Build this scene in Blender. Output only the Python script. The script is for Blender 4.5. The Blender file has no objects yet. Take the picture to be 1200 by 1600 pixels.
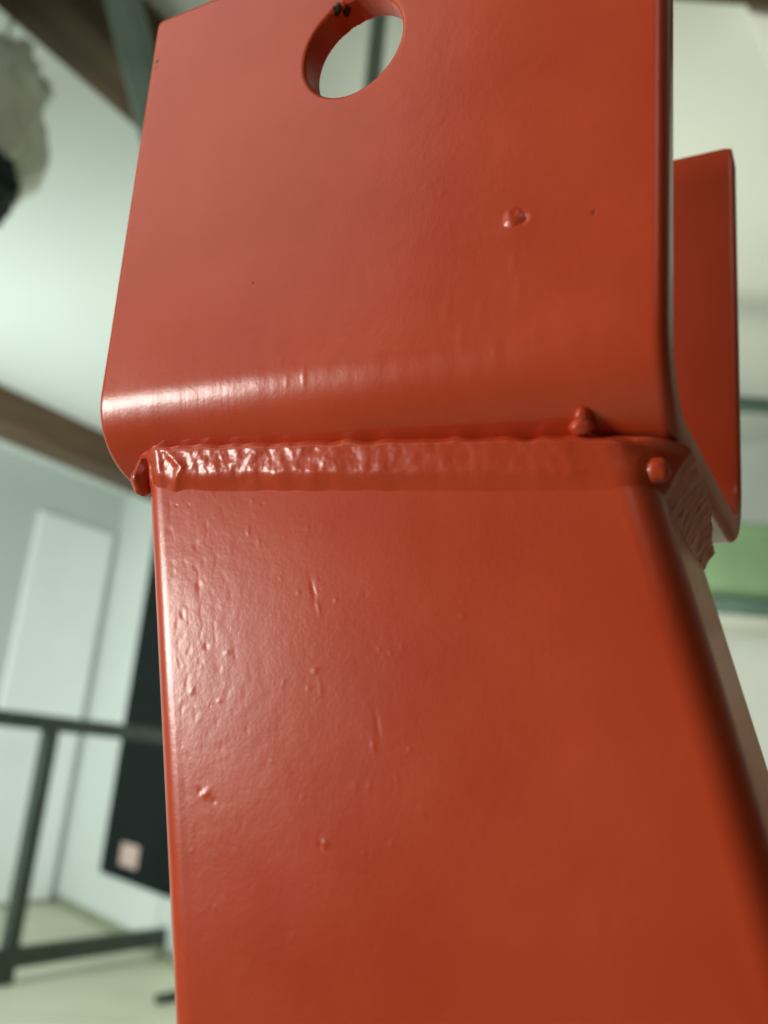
import bpy, math, random
import numpy as np
from mathutils import Matrix, Vector, noise

random.seed(7)
rng = np.random.default_rng(7)
C = bpy.context.scene.collection
S = bpy.context.scene
PI = math.pi

# ------------------------------------------------------------------ camera
FPX = 1320.27                      # focal length in photograph pixels (1200 x 1600)
HCAM = 0.85                        # eye height above the floor
ROLL = math.radians(4.5)
PITCH = math.atan((490 * math.cos(ROLL) - 875 * math.sin(ROLL)) / 1320.0)
up_c = np.array([math.sin(ROLL) * math.cos(PITCH), -math.cos(ROLL) * math.cos(PITCH), math.sin(PITCH)])
fw_c = np.array([0, 0, 1.0])
yw = fw_c - (fw_c @ up_c) * up_c
yw /= np.linalg.norm(yw)
xw = np.cross(yw, up_c)
C2W = np.stack([xw, yw, up_c])     # camera axes (right, down, forward) -> world
EYE = np.array([0, 0, HCAM])

cam_d = bpy.data.cameras.new('camera')
cam = bpy.data.objects.new('camera', cam_d)
C.objects.link(cam)
m = np.eye(4)
m[:3, 0] = C2W @ [1, 0, 0]
m[:3, 1] = C2W @ [0, -1, 0]
m[:3, 2] = C2W @ [0, 0, -1]
m[:3, 3] = EYE
cam.matrix_world = Matrix(m.tolist())
cam_d.sensor_fit = 'AUTO'
cam_d.sensor_width = 36
cam_d.lens = FPX / 1600 * 36
cam_d.clip_start = 0.01
cam_d.clip_end = 60
cam_d.dof.use_dof = True
cam_d.dof.focus_distance = 0.140
cam_d.dof.aperture_fstop = 14
S.camera = cam

# ------------------------------------------------------------------ world, lamps, exposure
world = bpy.data.worlds.new('World')
S.world = world
world.use_nodes = True
bg = world.node_tree.nodes['Background']
bg.inputs['Color'].default_value = (0.80, 0.92, 0.84, 1)
bg.inputs['Strength'].default_value = 0.15
S.view_settings.view_transform = 'Standard'
S.view_settings.look = 'None'
S.view_settings.exposure = 0.0
S.cycles.use_denoising = True
S.cycles.max_bounces = 8
S.cycles.caustics_reflective = False
S.cycles.caustics_refractive = False


def direction(az, el):
    a, e = math.radians(az), math.radians(el)
    return np.array([math.sin(a) * math.cos(e), math.cos(a) * math.cos(e), math.sin(e)])


def lamp(name, pos, target, sx, sy, power, color):
    d = bpy.data.lights.new(name, 'AREA')
    d.shape = 'RECTANGLE'
    d.size, d.size_y = sx, sy
    d.energy = power
    d.color = color
    o = bpy.data.objects.new(name, d)
    C.objects.link(o)
    o.location = Vector(pos.tolist())
    v = Vector((np.array(target) - pos).tolist())
    o.rotation_euler = v.to_track_quat('-Z', 'Y').to_euler()
    return o


WORK = EYE + np.array([0, 0.14, 0.0])
lamp('window_lamp', WORK + 0.95 * direction(-102, 6), WORK, 0.36, 0.19, 7.0, (1.0, 0.94, 0.86))
lamp('bounce_fill', WORK + 1.8 * direction(-106, 38), WORK, 1.1, 0.9, 4.0, (1.0, 0.95, 0.88))  # added soft fill, stands in for ceiling glow, gives the flange its sheen
lamp('rear_fill', WORK + 1.5 * direction(-172, 34), WORK, 0.4, 0.4, 0.9, (1.0, 0.93, 0.82))  # added weak fill from behind the camera, no fixture there
lamp('left_fill', np.array([-1.35, 1.55, 0.45]), np.array([-1.75, 2.0, 1.45]), 0.6, 0.6, 13, (0.92, 1.0, 0.96))  # added fill out of view, lifts the left ceiling and wall
lamp('corner_fill', np.array([-2.35, 2.2, 1.2]), np.array([-1.6, 4.2, 0.9]), 0.6, 0.6, 60, (0.92, 1.0, 0.98))  # added fill out of view, brightens the left wall by the corner
lamp('right_fill', EYE + 1.75 * direction(5, 9), np.array([1.5, 3.2, 1.62]), 0.3, 0.3, 32, (1.0, 0.96, 0.80))  # added fill hidden behind the bracket, lights the right background

# ------------------------------------------------------------------ helpers


def ray(px, py):
    d = C2W @ np.array([(px - 600) / FPX, (py - 800) / FPX, 1.0])
    return d


def on_z(px, py, z):
    d = ray(px, py)
    return EYE + d * ((z - EYE[2]) / d[2])


def on_plane(px, py, n, dist):      # plane n . (p - eye) = dist
    d = ray(px, py)
    return EYE + d * (dist / (n @ d))


def link_mesh(name, verts, faces, mat, parent=None, smooth=True, uv=None):
    me = bpy.data.meshes.new(name)
    me.from_pydata([tuple(map(float, v)) for v in verts], [], faces)
    me.update()
    if smooth:
        me.polygons.foreach_set('use_smooth', [True] * len(me.polygons))
    if uv is not None:
        lay = me.uv_layers.new(name='UVMap')
        idx = np.empty(len(me.loops), dtype=np.int32)
        me.loops.foreach_get('vertex_index', idx)
        lay.data.foreach_set('uv', np.asarray(uv, dtype=np.float32)[idx].ravel())
    me.materials.append(mat)
    o = bpy.data.objects.new(name, me)
    C.objects.link(o)
    if parent is not None:
        o.parent = parent
    return o


def tag(o, label, cat, group=None):
    o['label'] = label
    o['category'] = cat
    if group:
        o['group'] = group
    return o


def empty(name, loc, label, cat, group=None):
    o = bpy.data.objects.new(name, None)
    o.empty_display_size = 0.05
    C.objects.link(o)
    o.location = Vector([float(v) for v in loc])
    return tag(o, label, cat, group)


def structure(o):
    o['kind'] = 'structure'
    return o


def oriented_box(origin, ex, ey, ez, bev=0.0):
    """box from corner origin along three edge vectors, bevelled; returns verts, faces"""
    import bmesh
    bm = bmesh.new()
    vs = []
    for k in (0, 1):
        for j in (0, 1):
            for i in (0, 1):
                vs.append(bm.verts.new((np.array(origin) + i * np.array(ex) + j * np.array(ey) + k * np.array(ez)).tolist()))
    for f in ((0, 2, 3, 1), (4, 5, 7, 6), (0, 1, 5, 4), (2, 6, 7, 3), (0, 4, 6, 2), (1, 3, 7, 5)):
        bm.faces.new([vs[i] for i in f])
    bmesh.ops.recalc_face_normals(bm, faces=bm.faces)
    if bev:
        bmesh.ops.bevel(bm, geom=list(bm.edges), offset=bev, segments=2, profile=0.5, affect='EDGES')
    bm.verts.index_update()
    V = [tuple(v.co) for v in bm.verts]
    F = [[v.index for v in f.verts] for f in bm.faces]
    bm.free()
    return V, F


def tube_between(a, b, r, n=20):
    a, b = np.array(a), np.array(b)
    ax = (b - a) / np.linalg.norm(b - a)
    h = np.array([1, 0, 0]) if abs(ax[0]) < .8 else np.array([0, 1, 0])
    u = np.cross(ax, h)
    u /= np.linalg.norm(u)
    w = np.cross(ax, u)
    V, F = [], []
    for p in (a, b):
        for i in range(n):
            t = 2 * PI * i / n
            V.append(p + r * (math.cos(t) * u + math.sin(t) * w))
    for i in range(n):
        j = (i + 1) % n
        F.append([i, j, n + j, n + i])
    F.append(list(range(n))[::-1])
    F.append(list(range(n, 2 * n)))
    return V, F


# ------------------------------------------------------------------ materials
def new_mat(name):
    mt = bpy.data.materials.new(name)
    mt.use_nodes = True
    nt = mt.node_tree
    return mt, nt, nt.nodes['Principled BSDF']


def simple(name, col, rough, var=0.06, scale=6.0, bump=0.05, metal=0.0, detail=5):
    mt, nt, b = new_mat(name)
    tc = nt.nodes.new('ShaderNodeTexCoord')
    nz = nt.nodes.new('ShaderNodeTexNoise')
    nz.inputs['Scale'].default_value = scale
    nz.inputs['Detail'].default_value = detail
    nt.links.new(tc.outputs['Object'], nz.inputs['Vector'])
    rp = nt.nodes.new('ShaderNodeValToRGB')
    rp.color_ramp.elements[0].position = 0.3
    rp.color_ramp.elements[1].position = 0.7
    rp.color_ramp.elements[0].color = tuple(c * (1 - var) for c in col) + (1,)
    rp.color_ramp.elements[1].color = tuple(min(1, c * (1 + var)) for c in col) + (1,)
    nt.links.new(nz.outputs['Fac'], rp.inputs['Fac'])
    nt.links.new(rp.outputs['Color'], b.inputs['Base Color'])
    b.inputs['Roughness'].default_value = rough
    b.inputs['Metallic'].default_value = metal
    if bump:
        bp = nt.nodes.new('ShaderNodeBump')
        bp.inputs['Strength'].default_value = bump
        bp.inputs['Distance'].default_value = 0.01
        nt.links.new(nz.outputs['Fac'], bp.inputs['Height'])
        nt.links.new(bp.outputs['Normal'], b.inputs['Normal'])
    return mt


def wood_mat(name, c0, c1):
    mt, nt, b = new_mat(name)
    tc = nt.nodes.new('ShaderNodeTexCoord')
    mp = nt.nodes.new('ShaderNodeMapping')
    mp.inputs['Scale'].default_value = (1.2, 14, 14)
    nz = nt.nodes.new('ShaderNodeTexNoise')
    nz.inputs['Scale'].default_value = 2.0
    nz.inputs['Detail'].default_value = 7
    nz.inputs['Distortion'].default_value = 0.6
    rp = nt.nodes.new('ShaderNodeValToRGB')
    rp.color_ramp.elements[0].position = 0.32
    rp.color_ramp.elements[1].position = 0.72
    rp.color_ramp.elements[0].color = c0 + (1,)
    rp.color_ramp.elements[1].color = c1 + (1,)
    nt.links.new(tc.outputs['Object'], mp.inputs['Vector'])
    nt.links.new(mp.outputs['Vector'], nz.inputs['Vector'])
    nt.links.new(nz.outputs['Fac'], rp.inputs['Fac'])
    nt.links.new(rp.outputs['Color'], b.inputs['Base Color'])
    b.inputs['Roughness'].default_value = 0.6
    bp = nt.nodes.new('ShaderNodeBump')
    bp.inputs['Strength'].default_value = 0.3
    bp.inputs['Distance'].default_value = 0.004
    nt.links.new(nz.outputs['Fac'], bp.inputs['Height'])
    nt.links.new(bp.outputs['Normal'], b.inputs['Normal'])
    return mt


H_BAND = 0.0845


def paint_mat(name, streak=0.0, chips=()):
    """red oxide primer, brushed and sprayed thick: object coordinates are metres in the bracket's own frame"""
    mt, nt, b = new_mat(name)
    N, L = nt.nodes, nt.links
    tc = N.new('ShaderNodeTexCoord')

    def ns(scale, detail, src=None, rough=0.5):
        n = N.new('ShaderNodeTexNoise')
        n.inputs['Scale'].default_value = scale
        n.inputs['Detail'].default_value = detail
        n.inputs['Roughness'].default_value = rough
        L.new(src or tc.outputs['Object'], n.inputs['Vector'])
        return n.outputs['Fac']

    def math_(op, a, bb):
        n = N.new('ShaderNodeMath')
        n.operation = op
        for i, v in enumerate((a, bb)):
            if isinstance(v, (int, float)):
                n.inputs[i].default_value = v
            else:
                L.new(v, n.inputs[i])
        return n.outputs[0]

    mottle = ns(38, 4)
    rp = N.new('ShaderNodeValToRGB')
    rp.color_ramp.elements[0].position = 0.3
    rp.color_ramp.elements[1].position = 0.72
    rp.color_ramp.elements[0].color = (0.52, 0.054, 0.016, 1)
    rp.color_ramp.elements[1].color = (0.62, 0.080, 0.027, 1)
    L.new(mottle, rp.inputs['Fac'])
    # fine speckle of dust in the paint
    sp = N.new('ShaderNodeTexVoronoi')
    sp.inputs['Scale'].default_value = 210
    L.new(tc.outputs['Object'], sp.inputs['Vector'])
    spm = N.new('ShaderNodeMapRange')
    spm.inputs['From Min'].default_value = 0.05
    spm.inputs['From Max'].default_value = 0.10
    spm.inputs['To Min'].default_value = 1
    spm.inputs['To Max'].default_value = 0
    L.new(sp.outputs['Distance'], spm.inputs['Value'])
    sel = N.new('ShaderNodeMath')
    sel.operation = 'GREATER_THAN'
    sel.inputs[1].default_value = 0.965
    sc = N.new('ShaderNodeSeparateColor')
    L.new(sp.outputs['Color'], sc.inputs['Color'])
    L.new(sc.outputs[0], sel.inputs[0])
    spk = math_('MULTIPLY', spm.outputs[0], sel.outputs[0])
    mx = N.new('ShaderNodeMix')
    mx.data_type = 'RGBA'
    L.new(math_('MULTIPLY', spk, 0.55), mx.inputs[0])
    L.new(rp.outputs['Color'], mx.inputs[6])
    mx.inputs[7].default_value = (0.10, 0.018, 0.01, 1)
    col = mx.outputs[2]
    # chips: bare, rusted steel where the paint has broken away
    for (cx, cy, cz, cr) in chips:
        v = N.new('ShaderNodeVectorMath')
        v.operation = 'DISTANCE'
        L.new(tc.outputs['Object'], v.inputs[0])
        v.inputs[1].default_value = (cx, cy, cz)
        d = math_('ADD', v.outputs['Value'], math_('MULTIPLY', math_('SUBTRACT', ns(900, 3), 0.5), cr * 2.2))
        mr = N.new('ShaderNodeMapRange')
        mr.inputs['From Min'].default_value = cr * 0.8
        mr.inputs['From Max'].default_value = cr
        mr.inputs['To Min'].default_value = 1
        mr.inputs['To Max'].default_value = 0
        L.new(d, mr.inputs['Value'])
        m2 = N.new('ShaderNodeMix')
        m2.data_type = 'RGBA'
        L.new(mr.outputs[0], m2.inputs[0])
        L.new(col, m2.inputs[6])
        m2.inputs[7].default_value = (0.035, 0.018, 0.010, 1)
        col = m2.outputs[2]
    L.new(col, b.inputs['Base Color'])
    # gloss varies over the coat
    rr = N.new('ShaderNodeMapRange')
    rr.inputs['To Min'].default_value = 0.25
    rr.inputs['To Max'].default_value = 0.36
    L.new(ns(90, 3), rr.inputs['Value'])
    L.new(rr.outputs[0], b.inputs['Roughness'])
    b.inputs['IOR'].default_value = 1.52
    b.inputs['Specular IOR Level'].default_value = 0.4
    b.inputs['Coat Weight'].default_value = 0.2
    b.inputs['Coat Roughness'].default_value = 0.16
    b.inputs['Coat IOR'].default_value = 1.5
    # relief: orange peel, grain and (where brushed) streaks across the bend
    h = math_('MULTIPLY', ns(1500, 2), 0.35)
    h = math_('ADD', h, math_('MULTIPLY', ns(420, 3), 0.8))
    h = math_('SUBTRACT', h, math_('MULTIPLY', spk, 0.9))
    if streak:
        uvn = N.new('ShaderNodeUVMap')
        mp = N.new('ShaderNodeMapping')
        mp.inputs['Scale'].default_value = (1.0, 0.045, 1)
        L.new(uvn.outputs[0], mp.inputs['Vector'])
        sx = N.new('ShaderNodeSeparateXYZ')
        L.new(uvn.outputs[0], sx.inputs[0])
        band = math_('DIVIDE', math_('SUBTRACT', sx.outputs[1], H_BAND), 0.008)
        band = math_('SUBTRACT', 1.0, math_('MULTIPLY', band, band))
        band = math_('MAXIMUM', math_('MULTIPLY', band, math_('MAXIMUM', math_('MULTIPLY', math_('SUBTRACT', ns(150, 2), 0.25), 2.6), 0.2)), 0.03)
        lft = math_('MAXIMUM', math_('SUBTRACT', 1.0, math_('MULTIPLY', sx.outputs[0], 16.0)), 0.12)
        h = math_('ADD', h, math_('MULTIPLY', math_('MULTIPLY', ns(900, 2, mp.outputs[0]), streak), math_('MULTIPLY', band, lft)))
    bp = N.new('ShaderNodeBump')
    bp.inputs['Strength'].default_value = 1.0
    bp.inputs['Distance'].default_value = 0.000040
    L.new(h, bp.inputs['Height'])
    L.new(bp.outputs['Normal'], b.inputs['Normal'])
    L.new(bp.outputs['Normal'], b.inputs['Coat Normal'])
    return mt


M_wall = simple('wall_paint', (0.71, 0.76, 0.725), 0.7, 0.03, 1.5, 0.02)
M_grey = simple('grey_wall_paint', (0.52, 0.575, 0.54), 0.7, 0.05, 1.5, 0.02)
M_ceil = simple('ceiling_paint', (0.71, 0.76, 0.725), 0.75, 0.03, 1.2, 0.02)
M_dim = simple('darkened_wall', (0.16, 0.15, 0.13), 0.8, 0.1, 2, 0.02)  # unseen walls coloured dark so the steel reflects little from behind
M_floor = simple('floor_paint', (0.56, 0.58, 0.43), 0.5, 0.08, 2.5, 0.03)
M_white = simple('white_board', (0.84, 0.87, 0.86), 0.45, 0.02, 3, 0.01)
M_beam = wood_mat('beam_wood', (0.060, 0.034, 0.016), (0.150, 0.085, 0.040))
M_refl = wood_mat('reflection_wood', (0.23, 0.145, 0.09), (0.36, 0.25, 0.17))  # brown for the added board, meant to show only in reflections
M_iron = simple('dark_iron', (0.035, 0.050, 0.038), 0.5, 0.25, 12, 0.1)
M_black = simple('black_panel', (0.006, 0.011, 0.011), 0.75, 0.2, 9, 0.03)
M_black.node_tree.nodes['Principled BSDF'].inputs['Specular IOR Level'].default_value = 0.12
M_pink = simple('pink_paper', (0.62, 0.45, 0.40), 0.7, 0.1, 30, 0.02)
M_pipe = simple('pipe_paint', (0.25, 0.35, 0.30), 0.45, 0.15, 9, 0.05)
M_pole = simple('pole_paint', (0.36, 0.46, 0.41), 0.5, 0.1, 9, 0.03)
M_green = simple('green_plastic', (0.13, 0.22, 0.125), 0.45, 0.1, 8, 0.03)
M_teal = simple('teal_steel', (0.060, 0.105, 0.090), 0.45, 0.15, 10, 0.04)
M_bag = simple('bag_film', (0.82, 0.84, 0.74), 0.5, 0.08, 8, 0.2)
M_bundle = simple('dark_cloth', (0.022, 0.040, 0.034), 0.8, 0.4, 30, 0.5)
M_skirt = simple('skirting', (0.30, 0.33, 0.24), 0.6, 0.1, 6, 0.02)

# ------------------------------------------------------------------ the room
az_a = math.atan2((C2W @ [875, 490, 1320])[0], (C2W @ [875, 490, 1320])[1])
AX = np.array([math.sin(az_a), math.cos(az_a), 0])        # beams and frame run along this
BX = np.array([-AX[1], AX[0], 0])                         # to the left of it
UP = np.array([0, 0, 1.0])
Z_CEIL = 2.62

corner = on_z(84, 1409, 0.0)                              # inner corner of the two left walls
w2 = on_z(172, 1455, 0.0) - corner
w2[2] = 0
w2 /= np.linalg.norm(w2)
a_c, b_c = AX @ corner, BX @ corner


def slab(name, o, ex, ey, ez, mat):
    V, F = oriented_box(o, ex, ey, ez)
    return structure(link_mesh(name, V, F, mat, smooth=False))


ROOM_A0, ROOM_A1, ROOM_B0 = -3.2, 4.3, -3.4
o = AX * ROOM_A0 + BX * ROOM_B0
slab('floor', o - UP * 0.1 - AX * .2 - BX * .2, AX * (ROOM_A1 - ROOM_A0 + .4), BX * (b_c - ROOM_B0 + .4), UP * 0.1, M_floor)
slab('ceiling', o + UP * Z_CEIL - AX * .2 - BX * .2, AX * (ROOM_A1 - ROOM_A0 + .4), BX * (b_c - ROOM_B0 + .4), UP * 0.1, M_ceil)
slab('wall', AX * ROOM_A0 + BX * b_c, AX * (ROOM_A1 - ROOM_A0), BX * 0.15, UP * Z_CEIL, M_grey)
slab('wall', o - BX * .15, AX * (ROOM_A1 - ROOM_A0), BX * 0.15, UP * Z_CEIL, M_dim)
slab('wall', o - AX * .15, AX * .15, BX * (b_c - ROOM_B0), UP * Z_CEIL, M_dim)
slab('wall', o + AX * (ROOM_A1 - ROOM_A0), AX * .15, BX * (b_c - ROOM_B0), UP * Z_CEIL, M_wall)
# the short wall that comes forward from the corner, carrying the black panel
nrm = np.cross(w2, UP)
if nrm @ (EYE - corner) < 0:
    nrm = -nrm
slab('partition_wall', corner - nrm * 0.12 - UP * 0, w2 * 2.2, nrm * 0.12, UP * (Z_CEIL - 0.002), M_wall)
slab('skirting', corner + nrm * 0.001 + UP * 0.002, w2 * 2.2, nrm * 0.012, UP * 0.05, M_skirt)


def beam(name, p0, length, width, height, label):
    """p0 = far lower edge point, runs along AX, width towards the camera (-BX)"""
    V, F = oriented_box((0, 0, 0), (length, 0, 0), (0, width, 0), (0, 0, height), 0.008)
    ob = link_mesh(name, V, F, M_beam, smooth=False)
    mm = np.eye(4)
    mm[:3, 0] = AX
    mm[:3, 1] = -BX
    mm[:3, 2] = UP
    # right handed
    if np.linalg.det(mm[:3, :3]) < 0:
        mm[:3, 1] = BX
        p0 = p0 - BX * width
    mm[:3, 3] = p0
    ob.matrix_world = Matrix(mm.tolist())
    return tag(ob, label, 'beam', 'brown ceiling beams')


ZB = 2.42
pL = 0.5 * (on_z(0, 684, ZB) + on_z(225, 783, ZB))
pU = 0.5 * (on_z(0, 12, ZB) + on_z(212, 206, ZB))


def along(p, a):
    return AX * a + BX * (BX @ p) + UP * p[2]


if True:
    beam('ceiling_beam', along(pL, ROOM_A0 + .01), ROOM_A1 - ROOM_A0 - .02, 0.22, Z_CEIL - ZB - .002,
         'brown wooden ceiling beam low at the left, above the white wall panel')
    beam('ceiling_beam', along(pU, ROOM_A0 + .01), ROOM_A1 - ROOM_A0 - .02, 0.16, Z_CEIL - ZB - .002,
         'brown wooden ceiling beam crossing the top left corner behind the slanting pipe')
pT = on_z(1120, 8, ZB)
mmV, mmF = oriented_box(pT - np.array([1.0, 0, 0]), (2.4, 0, 0), (0, -0.16, 0), (0, 0, Z_CEIL - ZB - .004), 0.008)
tag(link_mesh('ceiling_beam', mmV, mmF, M_beam, smooth=False),
    'dark brown ceiling beam just showing at the top right edge', 'beam', 'brown ceiling beams')

# white panel on the left wall, grey gap to the corner
def on_wall(px, py):
    d = ray(px, py)
    return EYE + d * ((b_c - BX @ EYE) / (BX @ d))


a0 = AX @ on_wall(62, 790)
a1 = AX @ on_wall(182, 790)
V, F = oriented_box(AX * a0 + BX * (b_c - .035) + UP * .02, AX * (a1 - a0), BX * .035, UP * 2.3, .006)
tag(link_mesh('wall_panel', V, F, M_white, smooth=False), 'tall bright white panel on the left wall under the brown beam', 'panel')

# black panel with a pink sticker on the partition
n_p = nrm
d_p = n_p @ (corner - EYE)
def on_part(px, py, off=0.0):
    d = ray(px, py)
    return EYE + d * ((d_p + off) / (n_p @ d))


q0 = on_part(156, 1362, .02)
q1 = on_part(236, 975, .02)
base = corner + w2 * (w2 @ (q0 - corner))
bp = empty('black_board', base + UP * q0[2], 'flat black board with a pale pink sticker near its lower corner, beside the white panel', 'board')
V, F = oriented_box(nrm * .002, w2 * 0.95, nrm * .022, UP * (q1[2] - q0[2] + .75), .004)
link_mesh('board_face', V, F, M_black, bp, smooth=False)
s0 = on_part(202, 1337, .024)
ls = s0 - (base + UP * q0[2])
sw = 0.8 * np.linalg.norm(on_part(185, 1337, .024) - on_part(219, 1345, .024))
sh = abs(on_part(202, 1318, .024)[2] - on_part(202, 1355, .024)[2])
V, F = oriented_box(w2 * (w2 @ ls - sw / 2) + UP * (ls[2] - sh / 2) + nrm * .0245, w2 * sw, nrm * .002, UP * sh, .0005)
link_mesh('sticker', V, F, M_pink, bp, smooth=False)

# dark metal frame standing on the floor at the left
fz = 0.09
f0 = 0.5 * (on_z(0, 1500, fz) + on_z(250, 1464, fz))
b_f = BX @ f0
def on_frame(px, py):
    d = ray(px, py)
    return EYE + d * ((b_f - BX @ EYE) / (BX @ d))


tz = on_frame(120, 1135)[2]
pa = AX @ on_frame(50, 1300)
FR = empty('metal_frame', AX * pa + BX * b_f, 'dark open metal frame of rails and a post standing on the floor at the left', 'frame')
th = 0.062
def rel(v):
    return v - (AX * pa + BX * b_f)


for z0, tt in ((tz - th / 2, th), (fz - 0.036, 0.072)):
    V, F = oriented_box(rel(AX * (pa - 1.2) + BX * (b_f - .02)) + UP * z0, AX * 3.4, BX * .05, UP * tt, .004)
    link_mesh('rail', V, F, M_iron, FR, smooth=False)
for da in (0.0, -1.17, 2.1):
    V, F = oriented_box(rel(AX * (pa + da - .03) + BX * (b_f - .018)), AX * .062, BX * .046, UP * (tz - th / 2 - .001), .004)
    link_mesh('post', V, F, M_iron, FR, smooth=False)

# thing lying on the floor at the bottom left
s = on_z(245, 1563, 0.012)
V, F = oriented_box(s - AX * .0 - BX * .02 - UP * .012, AX * .34, BX * .035, UP * .03, .004)
tag(link_mesh('iron_bar', V, F, M_iron, smooth=False), 'short dark iron bar lying on the floor at the lower left', 'bar')

# slanting pipe, standing pole
def at_depth(px, py, y):
    d = ray(px, py)
    return EYE + d * (y / d[1])


pa_, pb_ = at_depth(213, 80, 1.15), at_depth(350, 600, 1.15)
dv = (pb_ - pa_)
top = pa_ - dv * ((Z_CEIL - pa_[2]) / dv[2]) * -1
top = pa_ + dv * ((Z_CEIL - .002 - pa_[2]) / dv[2])
bot = pa_ + dv * ((0.0 - pa_[2]) / dv[2])
V, F = tube_between(bot, top, 0.031, 28)
tag(link_mesh('pipe', V, F, M_pipe), 'grey green pipe slanting up past the bracket at the top left', 'pipe')
pp = at_depth(589, 65, 1.5)
V, F = tube_between((pp[0], pp[1], 0), (pp[0], pp[1], Z_CEIL - .002), 0.019, 24)
tag(link_mesh('pole', V, F, M_pole), 'upright grey green pole seen through the round hole of the bracket', 'pole')

# hanging bag and dark bundle at the left edge
def blob(name, c, rx, ry, rz, amp, freq, mat, seed, nu=72, nv=48):
    V, F = [], []
    for j in range(nv + 1):
        t = PI * j / nv
        for i in range(nu):
            a = 2 * PI * i / nu
            d = np.array([math.sin(t) * math.cos(a), math.sin(t) * math.sin(a), math.cos(t)])
            k = 1 + amp * noise.fractal(Vector((d * freq + seed).tolist()), 0.8, 2.1, 4) \
                + 0.6 * amp * abs(noise.noise(Vector((d * freq * 2.3 + seed * 2).tolist())))
            V.append((d[0] * rx * k, d[1] * ry * k, d[2] * rz * k))
    for j in range(nv):
        for i in range(nu):
            i2 = (i + 1) % nu
            F.append([j * nu + i, (j + 1) * nu + i, (j + 1) * nu + i2, j * nu + i2])
    ob = link_mesh(name, V, F, mat)
    ob.location = Vector([float(v) for v in c])
    return ob


cb = at_depth(-25, 190, 1.5)
tag(blob('bag', cb, .125, .12, .23, .22, 1.8, M_bag, 3.1), 'crumpled pale bag hanging at the left edge, below the upper beam', 'bag')
cg = at_depth(-12, 318, 1.5)
tag(blob('bundle', cg + np.array([0, -.06, 0]), .062, .06, .075, .3, 2.6, M_bundle, 8.4), 'dark green crumpled bundle under the pale bag at the left edge', 'bundle')
V, F = tube_between(cb + UP * .15, (cb[0], cb[1], Z_CEIL - .002), .004, 8)
tag(link_mesh('cord', V, F, M_bag), 'thin cord holding the pale bag up to the ceiling', 'cord')

# rack with two rails and a green crate at the right
YR = 2.3
zr1 = at_depth(1180, 630, YR)[2]
zr2 = at_depth(1165, 948, YR)[2]
xl = at_depth(900, 800, YR)[0]
xr = at_depth(1430, 800, YR)[0]
RK = empty('steel_rack', (xl, YR, 0), 'tall grey green steel rack with two rails behind the bracket at the right', 'rack')
for z in (zr1, zr2):
    V, F = oriented_box((0, 0, z - .021), (xr - xl, 0, 0), (0, .03, 0), (0, 0, .042), .003)
    link_mesh('rail', V, F, M_teal, RK, smooth=False)
    if z == zr1:
        continue
    V, F = oriented_box((0.001, .0305, z + .0), (xr - xl - .002, 0, 0), (0, .40, 0), (0, 0, .012))
    link_mesh('shelf', V, F, M_wall, RK, smooth=False)
for x in (-.031, xr - xl + .001):
    for y in (0.0, .402):
        V, F = oriented_box((x, y, 0), (.03, 0, 0), (0, .03, 0), (0, 0, zr1 + .25), .003)
        link_mesh('post', V, F, M_teal, RK, smooth=False)
zt_ = at_depth(1170, 818, YR + .06)[2]
CR = empty('green_crate', (xl + .14, YR + .06, zr2 + .0125), 'pale green crate standing on the lower shelf of the steel rack', 'crate')
hgt = zt_ - zr2 - .0125
V, F = oriented_box((0, 0, 0), (xr - xl - .5, 0, 0), (0, .3, 0), (0, 0, hgt), .01)
link_mesh('crate_body', V, F, M_green, CR, smooth=False)
V, F = oriented_box((-.008, -.008, hgt - .03), (xr - xl - .484, 0, 0), (0, .316, 0), (0, 0, .032), .006)
link_mesh('rim', V, F, M_green, CR, smooth=False)

V, F = oriented_box((at_depth(1226, 800, YR)[0] - xl, -.06, 0.004), (1.35, 0, 0), (0, .028, 0), (0, 0, 2.3), .004)
link_mesh('reflection_board', V, F, M_refl, RK, smooth=False)  # added out of view, turns the reflection in the tube's side face brown
# white box fixed to the ceiling at the top right
wb = on_z(1166, 18, Z_CEIL - .10)
wv = on_z(1203, 106, Z_CEIL - .10) - wb
V, F = oriented_box(wb, (.5, .05, 0), wv, (0, 0, .098), .008)
tag(link_mesh('ceiling_box', V, F, M_white, smooth=False), 'white box fixed to the ceiling at the top right edge', 'box')

# ------------------------------------------------------------------ the welded steel post
FA = np.array([[0.8797, 0.46971, 0.07418], [-0.03835, 0.22556, -0.97347], [-0.47399, 0.85352, 0.21644]])
FT = np.array([-0.0534, -0.00703, 0.1509])
W, H, D, T = 0.1, 0.0955, 0.08911, 0.00536
HX, HZ, HR = 0.04832, 0.07242, 0.00955
R = 0.0150
wr = np.array([-0.06394, -0.2844, 0.04829])
X0, Y0, WT, DT, RT = 0.00982, 0.00304, 0.08297, 0.0834, 0.0050


def rod(w):
    t = np.linalg.norm(w)
    k = w / t
    K = np.array([[0, -k[2], k[1]], [k[2], 0, -k[0]], [-k[1], k[0], 0]])
    return np.eye(3) + math.sin(t) * K + (1 - math.cos(t)) * K @ K


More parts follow.
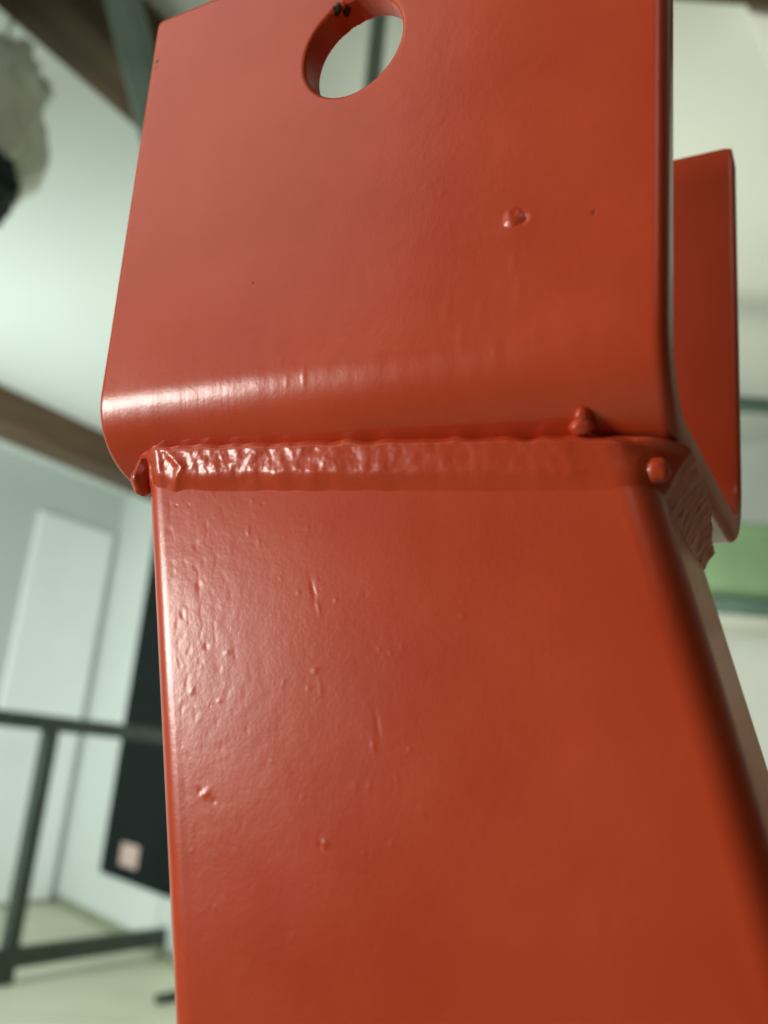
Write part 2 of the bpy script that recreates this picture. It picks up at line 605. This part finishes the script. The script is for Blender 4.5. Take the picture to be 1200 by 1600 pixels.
TB = rod(wr)                        # tube axes in the bracket frame
U_, S_, Vt = np.linalg.svd(FA)
FA = U_ @ Vt
FW = C2W @ FA                       # bracket axes in the world
F0 = EYE + C2W @ FT
TOP = np.array([X0, Y0, 0.0])       # tube's front left corner under the bracket
axis_w = FW @ TB[:, 2]
foot_len = (F0 + FW @ TOP)[2] / axis_w[2]
foot = F0 + FW @ (TOP + TB @ np.array([WT / 2, DT / 2, 0]))
foot = foot - axis_w * (foot[2] / axis_w[2])
POST = empty('steel_post', foot, 'square steel post in red oxide paint, a holed U bracket welded on top', 'post')
mF = np.eye(4)
mF[:3, :3] = FW
mF[:3, 3] = F0
MF = Matrix.Translation(-Vector(foot.tolist())) @ Matrix(mF.tolist())


def part(name, V, F, mat, uv=None, parent=None):
    ob = link_mesh(name, V, F, mat, parent or POST, True, uv)
    if parent is None:
        ob.matrix_basis = MF
    return ob


def pix_plane(px, py, O, A):        # pixel -> (x, z) on plane y=0 of frame (O, A) given in camera space
    d = np.array([(px - 600) / FPX, (py - 800) / FPX, 1.0])
    n = A[:, 1]
    t = (n @ O) / (n @ d)
    loc = A.T @ (t * d - O)
    return loc[0], loc[2]


def fl(px, py):
    return pix_plane(px, py, FT, FA)


def tb(px, py):
    return pix_plane(px, py, FT + FA @ TOP, FA @ TB)


def nz3(a, b, c, s):
    return np.array([noise.noise(Vector((x * s, y * s, z * s))) for x, y, z in zip(a, b, c)])


def gauss(x, z, cx, cz, sx, sz, amp, rot=0.0):
    c, s = math.cos(rot), math.sin(rot)
    dx, dz = x - cx, z - cz
    u, v = c * dx + s * dz, -s * dx + c * dz
    return amp * np.exp(-(u / sx) ** 2 - (v / sz) ** 2)


mm_ = 0.001
# marks measured on the photograph: (px, py, width mm, height mm, amplitude mm, tilt)
FL_MARKS = [(803, 338, 2.3, 3.4, .16, 0), (817, 324, .6, .9, -.8, 0),
            (803, 392, .5, 2.6, .06, 0), (812, 440, .6, 4.0, .045, 0), (752, 470, .6, 3.6, .05, 0), (722, 510, .7, 3.2, .06, 0),
            (838, 500, .7, 3.4, .05, 0), (775, 530, .7, 2.4, .05, 0), (700, 470, .6, 3.0, .035, 0), (475, 572, .35, 3.0, .10, 0),
            (448, 580, .35, 1.6, .07, 0), (440, 548, .4, 1.6, .05, 0), (322, 356, .2, .2, .10, 0), (378, 92, .18, .25, .12, 0),
            (440, 340, .18, .2, .08, 0), (545, 388, .15, .15, -.15, 0), (668, 500, .18, .3, .06, 0), (605, 578, .18, .2, .10, 0),
            (246, 96, .28, .28, -.6, 0), (250, 70, .2, .2, -.25, 0), (640, 205, .2, .25, .06, 0), (880, 180, .2, .2, .05, 0)]
TB_MARKS = [(490, 925, .32, 3.2, -.16, .12), (496, 945, .25, 2.4, .13, .12), (466, 926, .3, .35, .14, 0), (525, 938, .3, .3, .16, 0),
            (722, 962, .28, .35, .18, 0), (722, 940, .2, .3, .06, 0), (321, 1240, .75, .9, .26, .4), (334, 1252, .5, .6, -.15, .4),
            (312, 1236, .35, .6, -.18, .2), (508, 1318, .5, .7, .24, .3), (500, 1322, .3, .8, -.16, .3), (612, 1320, .3, .4, .10, 0),
            (590, 1135, .35, 3.2, -.10, 0), (583, 1165, .3, 1.5, .12, 0), (640, 1172, .3, .4, .14, 0), (492, 1048, .5, .6, .14, 0),
            (500, 1075, .3, 2.0, .06, 0), (610, 1020, .3, .4, .08, 0), (443, 1065, .25, .25, .12, 0), (355, 1020, .5, .5, .12, 0),
            (322, 1010, .4, .8, -.12, 0), (300, 1080, .5, .7, .12, 0), (343, 1095, .4, .5, .12, 0), (388, 828, .3, 1.2, .07, 0),
            (660, 1270, .5, 1.6, .06, 0), (555, 1230, .4, 1.0, .07, 0), (425, 1190, .3, .3, .10, 0), (404, 846, .3, 1.8, .05, 0),
            (310, 915, .5, 1.0, -.12, .2), (285, 960, .4, 1.2, -.10, .2), (300, 1330, .35, .4, .08, 0), (276, 790, .2, .2, -.2, 0),
            (410, 788, .2, .2, -.2, 0), (295, 790, .15, .15, -.15, 0)]


def specks(x, z, x0, x1, z0, z1, n, seed):
    g = np.random.default_rng(seed)
    d = np.zeros_like(x)
    for _ in range(n):
        cx, cz, r_ = g.uniform(x0, x1), g.uniform(z0, z1), g.uniform(.16, .30) * mm_
        k = (np.abs(x - cx) < 3 * r_) & (np.abs(z - cz) < 3 * r_)
        d[k] += gauss(x[k], z[k], cx, cz, r_, r_ * g.uniform(.8, 1.6), g.choice([-.025, .02, .035]) * mm_)
    return d


def flange_relief(x, z):
    d = np.zeros_like(x)
    for px, py, sx, sz, am, ro in FL_MARKS:
        cx, cz = fl(px, py)
        d += gauss(x, z, cx, cz, sx * mm_, sz * .6 * mm_, am * .6 * mm_, ro)
    d += specks(x, z, .002, W - .002, .012, H - .004, 40, 3)
    d += nz3(x, z * .45, x * 0, 60) * 0.05e-3
    d += nz3(x, z * .6, x * 0 + 3, 210) * 0.012e-3
    d += np.exp(-((z - .014) / .005) ** 2) * nz3(x, z * .5, x * 0 + 6, 330) * 0.035e-3
    return d


def tube_relief(x, z):
    d = np.zeros_like(x)
    for px, py, sx, sz, am, ro in TB_MARKS:
        cx, cz = tb(px, py)
        d += gauss(x, z, cx, cz, sx * mm_, sz * .62 * mm_, am * .4 * mm_, ro)
    d += specks(x, z, RT, WT - RT, -.11, -.009, 60, 4)
    # rough, pitted strip down the left, orange peel elsewhere
    w = np.clip(1 - (x - .004) / .022, 0, 1) * np.clip((z + .09) / .05, 0, 1)
    pit = nz3(x, z * .6, x * 0 + 9, 850)
    d += w * np.minimum(pit + .18, 0) * 0.06e-3
    d += w * nz3(x, z * .6, x * 0 + 5, 480) * 0.016e-3
    d += nz3(x, z * .5, x * 0 + 1, 55) * 0.06e-3
    d += nz3(x, z * .5, x * 0 + 2, 190) * 0.012e-3
    return d


cx1, cz1 = fl(541, 10)
M_paint_f = paint_mat('red_oxide_bracket', 2.0,
                      [(HX - HR * .42, .0004, HZ + HR * .98, .0011), (HX - HR * .30, .0016, HZ + HR * .98, .0010),
                       (W, D - .0034, .0080, .0015), (W, D - .0046, .0056, .0011), (W, D - .0100, .0030, .0010), (W, D - .0070, .0105, .0007),
                       (*[fl(246, 96)[0]], 0.0, fl(246, 96)[1], .00045)])
M_paint_t = paint_mat('red_oxide_tube', 0.0)
M_paint_w = paint_mat('red_oxide_weld', 0.0)


# ---- saddle bracket: one bent plate, U section, with a drilled hole and softened edges
def build_saddle():
    rad = 0.0017
    e = rad
    # profile samples: (y, z, ny, nz, v)
    prof = []
    v = 0.0

    def add(y, z, ny, nz):
        nonlocal v
        if prof:
            v += math.hypot(y - prof[-1][0], z - prof[-1][1])
        prof.append((y, z, ny, nz, v))
    n1 = 230
    for i in range(n1 + 1):
        add(0, H - e + (R - H + e) * i / n1, -1, 0)
    for i in range(1, 49):
        a = PI / 2 * i / 48
        add(R - R * math.cos(a), R - R * math.sin(a), -math.cos(a), -math.sin(a))
    for i in range(1, 25):
        add(R + (D - 2 * R) * i / 24, 0, 0, -1)
    for i in range(1, 25):
        a = PI / 2 * i / 24
        add(D - R + R * math.sin(a), R - R * math.cos(a), math.sin(a), -math.cos(a))
    for i in range(1, 41):
        add(D, R + (H - e - R) * i / 40, 1, 0)
    prof = np.array(prof)
    nv = len(prof)
    xs = np.linspace(e, W - e, 290)
    nu = len(xs)
    XX, VV = np.meshgrid(xs, np.arange(nv))
    Y, Z, NY, NZ, VL = (prof[:, k][VV] for k in range(5))
    XX, Y, Z, NY, NZ, VL = (a.ravel() for a in (XX, Y, Z, NY, NZ, VL))
    front = VL < prof[n1 + 48, 4]
    dsp = np.zeros_like(XX)
    vz = H - VL                     # unrolled height on the front face
    dsp[front] = flange_relief(XX[front], vz[front])
    fade = np.clip((prof[n1 + 48, 4] - VL) / .006, 0, 1)
    dsp *= fade
    dx, dz = XX - HX, Z - HZ
    rr = np.hypot(dx, dz)
    hr = HR + .0007
    isf = (np.arange(len(XX)) // nu) <= n1
    dead = isf & (rr < hr * 0.985)
    # keep cells whose four corners live
    quads = []
    idx = np.arange(len(XX)).reshape(nv, nu)
    dd = dead.reshape(nv, nu)
    for j in range(nv - 1):
        for i in range(nu - 1):
            if not (dd[j, i] or dd[j, i + 1] or dd[j + 1, i] or dd[j + 1, i + 1]):
                quads.append((idx[j, i], idx[j + 1, i], idx[j + 1, i + 1], idx[j, i + 1]))
    # boundary edges
    ec = {}
    for q in quads:
        for k in range(4):
            a, b = q[k], q[(k + 1) % 4]
            if (b, a) in ec:
                del ec[(b, a)]
            else:
                ec[(a, b)] = 1
    nxt = {a: b for a, b in ec}
    # snap hole boundary
    holeset = [a for a in nxt if isf[a] and rr[a] < hr * 1.4]
    for a in holeset:
        k = hr / rr[a]
        XX[a] = HX + dx[a] * k
        Z[a] = HZ + dz[a] * k
    Pout = np.stack([XX, Y + NY * dsp, Z + NZ * dsp], 1)
    Pin = np.stack([XX, Y - NY * T, Z - NZ * T], 1)
    used = sorted({i for q in quads for i in q})
    remap = {o_: n_ for n_, o_ in enumerate(used)}
    V = [Pout[i] for i in used]
    UV = [(XX[i], VL[i]) for i in used]
    nb = len(V)
    V += [Pin[i] for i in used]
    UV += [(XX[i], VL[i]) for i in used]
    F = [[remap[i] for i in q] for q in quads]
    F += [[remap[i] + nb for i in q[::-1]] for q in quads]
    # edge band
    prev = {b: a for a, b in nxt.items()}
    Nn = np.stack([XX * 0, NY, NZ], 1)
    K = 5
    ring = {}
    hs = set(holeset)
    for a in nxt:
        if a in hs:
            o_ = np.array([HX - XX[a], 0, HZ - Z[a]])
        else:
            o_ = np.zeros(3)
            j, i = divmod(a, nu)
            tv = np.cross([1, 0, 0], Nn[a])
            if i == 0:
                o_ += [-1, 0, 0]
            if i == nu - 1:
                o_ += [1, 0, 0]
            if j == 0 or j == nv - 1:
                o_ += [0, 0, 1]
        o_ = o_ / max(np.linalg.norm(o_), 1e-9)
        lst = []
        P, Q, n = Pout[a], Pin[a], Nn[a]
        jit = 0.0
        if a in hs:
            ang = math.atan2(dz[a], dx[a])
            w = math.exp(-((ang - 1.95) / .28) ** 2)
            jit = w * (noise.noise(Vector((XX[a] * 1400, Z[a] * 1400, 0))) * .00050 - .00010)
        rd = .0007 if a in hs else rad
        for k in range(1, K + 1):
            t = PI / 2 * k / K
            lst.append(P + o_ * rd * math.sin(t) - n * rd * (1 - math.cos(t)) + o_ * jit)
        for k in range(0, K):
            t = PI / 2 * (K - k) / K
            lst.append(Q + o_ * rd * math.sin(t) + n * .0005 * (1 - math.cos(t)) - o_ * jit)
        ids = [remap[a]]
        for p in lst:
            V.append(p)
            UV.append((XX[a], VL[a]))
            ids.append(len(V) - 1)
        ids.append(remap[a] + nb)
        ring[a] = ids
    for a, b in nxt.items():
        A_, B_ = ring[a], ring[b]
        for k in range(len(A_) - 1):
            F.append([A_[k], A_[k + 1], B_[k + 1], B_[k]])
    return V, F, UV


V, F, UV = build_saddle()
saddle = part('saddle_bracket', V, F, M_paint_f, UV)


# ---- square tube
def tube_section():
    pts = []                        # (x, y, nx, ny, is_front)
    nfr, nsd, na = 330, 50, 14

    def line(p, q, n, cnt, fr):
        for i in range(cnt):
            t = i / cnt
            pts.append((p[0] + (q[0] - p[0]) * t, p[1] + (q[1] - p[1]) * t, n[0], n[1], fr))

    def arc(cx, cy, a0, a1):
        for i in range(na):
            a = a0 + (a1 - a0) * i / na
            pts.append((cx + RT * math.cos(a), cy + RT * math.sin(a), math.cos(a), math.sin(a), 0))
    line((RT, 0), (WT - RT, 0), (0, -1), nfr, 1)
    arc(WT - RT, RT, -PI / 2, 0)
    line((WT, RT), (WT, DT - RT), (1, 0), nsd, 0)
    arc(WT - RT, DT - RT, 0, PI / 2)
    line((WT - RT, DT), (RT, DT), (0, 1), 20, 0)
    arc(RT, DT - RT, PI / 2, PI)
    line((0, DT - RT), (0, RT), (-1, 0), 24, 0)
    arc(RT, RT, PI, 1.5 * PI)
    return np.array(pts)


SEC = tube_section()
AXF = TB[:, 2]


def tube_pt(x, y, zf):
    """point of the tube wall line (x, y) at bracket-frame height zf"""
    p = TOP + TB @ np.array([x, y, 0])
    return p + AXF * ((zf - p[2]) / AXF[2])


def build_tube():
    ns_ = len(SEC)
    levels = [0.0003] + [-i * 0.00024 for i in range(1, 466)] + [-.12, -.14, -.2, -.4]
    V, F, UV = [], [], []
    rows = []
    for z in levels:
        rows.append(np.array([tube_pt(s[0], s[1], z) for s in SEC]))
    # foot, cut level with the floor
    up_f = FW.T @ UP
    fz_ = up_f @ (FW.T @ (np.array([0, 0, 0.0]) - F0))
    last = []
    for s in SEC:
        p = TOP + TB @ np.array([s[0], s[1], 0])
        last.append(p + AXF * ((fz_ - up_f @ p) / (up_f @ AXF)))
    rows.append(np.array(last))
    nl = len(rows)
    P = np.concatenate(rows)
    loc = (P - TOP) @ TB            # tube coordinates
    fr = np.tile(SEC[:, 4], nl) > 0
    d = np.zeros(len(P))
    near = fr & (loc[:, 2] > -.13)
    d[near] = tube_relief(loc[near, 0], loc[near, 2])
    edge = np.clip(np.minimum(loc[:, 0] - RT, WT - RT - loc[:, 0]) / .0012, 0, 1)
    N3 = np.tile(SEC[:, 2:4], (nl, 1))
    rough = np.zeros(len(P))
    nearall = loc[:, 2] > -.13
    q = loc[nearall]
    rough[nearall] = nz3(q[:, 0], q[:, 1], q[:, 2] * .5, 170) * .018e-3 + nz3(q[:, 0], q[:, 1], q[:, 2] * .4, 50) * .05e-3
    d = d * edge + rough * (1 - edge)
    P = P + (np.concatenate([N3, np.zeros((len(P), 1))], 1) * d[:, None]) @ TB.T
    V = list(P)
    for j in range(nl - 1):
        for i in range(ns_):
            k = (i + 1) % ns_
            F.append([j * ns_ + i, (j + 1) * ns_ + i, (j + 1) * ns_ + k, j * ns_ + k])
    F.append([(nl - 1) * ns_ + i for i in range(ns_)][::-1])
    UV = [(a, b) for a, b in zip(loc[:, 0], loc[:, 2])]
    return V, F, UV


V, F, UV = build_tube()
part('square_tube', V, F, M_paint_t, UV)


# ---- weld bead running round the top of the tube
def bend_y(z):
    z = min(max(z, 0.0), R)
    return R - math.sqrt(max(R * R - (R - z) ** 2, 0))


def sstep(a, b, x):
    t = min(max((x - a) / (b - a), 0), 1)
    return t * t * (3 - 2 * t)


def build_bead():
    # resample the perimeter
    per = []
    n = len(SEC)
    for i in range(n):
        a, b = SEC[i], SEC[(i + 1) % n]
        L_ = math.hypot(b[0] - a[0], b[1] - a[1])
        k = max(1, int(round(L_ / .00024)))
        for t in range(k):
            f = t / k
            c = a[:4] * (1 - f) + b[:4] * f
            per.append(c)
    per = np.array(per)
    # do not need the hidden back: keep left side front half, front, right side
    NT = 44
    V, F = [], []
    m_ = len(per)
    s_acc = 0
    for i in range(m_):
        x, y, nx, ny = per[i]
        nl_ = math.hypot(nx, ny)
        nx, ny = nx / nl_, ny / nl_
        nv = TB @ np.array([nx, ny, 0])
        nv = nv - np.array([0, 0, nv[2]])
        nv /= np.linalg.norm(nv)
        wf = (max(0.0, -ny) ** .8 if nx > 0 else max(0.0, -ny) ** .5) if ny < 0 else 0.0
        fx = min(max(x / WT, 0), 1)
        jag = noise.noise(Vector((x * 260, y * 260, 4))) * .00035
        zl_f = -.0045 - .0040 * fx + jag * .3
        zt_f = .0053 - .0037 * fx + noise.noise(Vector((x * 300, 2, 0))) * .00045
        w0 = tube_pt(x, y, zt_f)
        ot_f = w0[1] - bend_y(zt_f) - .0007
        b_f_ = (.0023 - .0004 * sstep(.45, .95, fx)) * (1 - .4 * sstep(.87, .96, fx)) * (.3 + .7 * sstep(.02, .07, fx))
        zl_s, zt_s, ot_s, b_s = -.0078 + jag, .0003, (.0050 if nx > 0 else .0012) + jag, (.0009 if nx > 0 else .0003)
        tp = 1 - .42 * sstep(.35, 1.0, y / DT)
        zl_s, ot_s, b_s = zl_s * tp, ot_s * tp, b_s * tp
        zl = zl_f * wf + zl_s * (1 - wf)
        zt = zt_f * wf + zt_s * (1 - wf)
        ot = ot_f * wf + ot_s * (1 - wf)
        bb = b_f_ * wf + b_s * (1 - wf)
        for j in range(NT + 1):
            t = j / NT
            z = zl + (zt - zl) * t
            p = tube_pt(x, y, z)
            shp = (sstep(0, .46, t) * (.72 + .38 * (t - .4)) if t < .93 else .92 * math.sqrt(max(0, 1 - ((t - .93) / .07) ** 2)))
            win = math.sin(PI * t)
            o_ = -.0004 * (1 - t) + ot * (sstep(.82, 1, t) * wf + t ** 1.6 * (1 - wf)) + bb * shp
            q = Vector((p[0] * 1000, p[1] * 1000, p[2] * 1000))
            up_w = sstep(.18, .5, t)
            nn = noise.noise(q * .25) * .00024 + noise.noise(q * .55 + Vector((7, 1, 3))) * .00013 * up_w \
                + math.sin(x * 2600 + 9 * (t - .5) ** 2 + 2.5 * noise.noise(q * .2)) * .000025 * up_w \
                + noise.noise(q * 1.5 + Vector((1, 9, 3))) * .00005 * up_w
            nn *= 1 - .6 * sstep(.25, .7, fx) * wf
            side = 1 - wf
            nn += side * (1 if nx > 0 else .2) * (noise.noise(q * .24 + Vector((3, 3, 3))) * .00046 + max(0, noise.noise(q * .45 + Vector((5, 2, 8))) - .2) * .0007)
            o_ += nn * min(1, win * 1.6)
            # crater and chevron ridge at the left end of the front run
            if ny < -.9:
                xr_ = (x - RT) * 1000
                ridge = abs(xr_ - (5.6 - 7.5 * abs(t - .52)))
                o_ += .00030 * math.exp(-(ridge / .75) ** 2) * win * sstep(.2, 2.2, xr_)
                o_ -= .00025 * win * sstep(0, 1.5, 5.0 - 7.5 * abs(t - .52) - xr_)
                o_ *= 1
            V.append(p + nv * o_)
    for i in range(m_):
        k = (i + 1) % m_
        for j in range(NT):
            a, b = i * (NT + 1) + j, k * (NT + 1) + j
            F.append([a, b, b + 1, a + 1])
    return V, F


V, F = build_bead()
bead = part('weld_bead', V, F, M_paint_w)


def nub(name, c, r, amp, seed, parent, scale=(1, 1, 1), nu=40, nv=26):
    V, F = [], []
    for j in range(nv + 1):
        t = PI * j / nv
        for i in range(nu):
            a = 2 * PI * i / nu
            d = np.array([math.sin(t) * math.cos(a), math.sin(t) * math.sin(a), math.cos(t)])
            k = r * (1 + amp * noise.noise(Vector((d * 1.6 + seed).tolist())))
            V.append(np.array(c) + d * k * np.array(scale))
    for j in range(nv):
        for i in range(nu):
            i2 = (i + 1) % nu
            F.append([j * nu + i, (j + 1) * nu + i, (j + 1) * nu + i2, j * nu + i2])
    return part(name, V, F, M_paint_w, parent=parent)


def near_tube(px, py, off):         # point in the bracket frame, off metres in front of the tube face plane
    x, z = tb(px, py)
    return TOP + TB @ np.array([x, -off, z])


nub('spatter', near_tube(1020, 727, -.0024), .0019, .10, 1.0, bead, (1, .72, 1))
nub('spatter', near_tube(915, 657, .0016), .0012, .08, 2.0, bead, (1, 1, 1.1))
nub('spatter', near_tube(912, 671, .0010), .0013, .12, 3.0, bead, (1.3, 1, 1))
nub('spatter', near_tube(214, 740, -.0018), .0023, .14, 4.0, bead, (.8, 1, 1.5))
fx_, fz_ = fl(801, 340)
def dome(c, r, parent):
    """flattened, slightly cratered droplet sitting on the plate"""
    V, F = [], []
    nu, nv = 48, 22
    for j in range(nv + 1):
        q = j / nv
        for i in range(nu):
            a = 2 * PI * i / nu
            k = 1 + .10 * noise.noise(Vector((math.cos(a) * 1.3, math.sin(a) * 1.3, 5)))
            hgt_ = .27 * r * (1 - q ** 2) ** 1.3 - .13 * r * math.exp(-((q * math.cos(a) - .15) ** 2 + (q * math.sin(a) - .25) ** 2) / .12)
            V.append((c[0] + math.cos(a) * r * q * k, -hgt_ + .00012 * q, c[2] + math.sin(a) * r * q * k * 1.05))
    for j in range(nv):
        for i in range(nu):
            i2 = (i + 1) % nu
            F.append([j * nu + i, j * nu + i2, (j + 1) * nu + i2, (j + 1) * nu + i])
    return part('spatter', V, F, M_paint_w, parent=parent)


dome((fx_, 0, fz_), .0020, saddle)
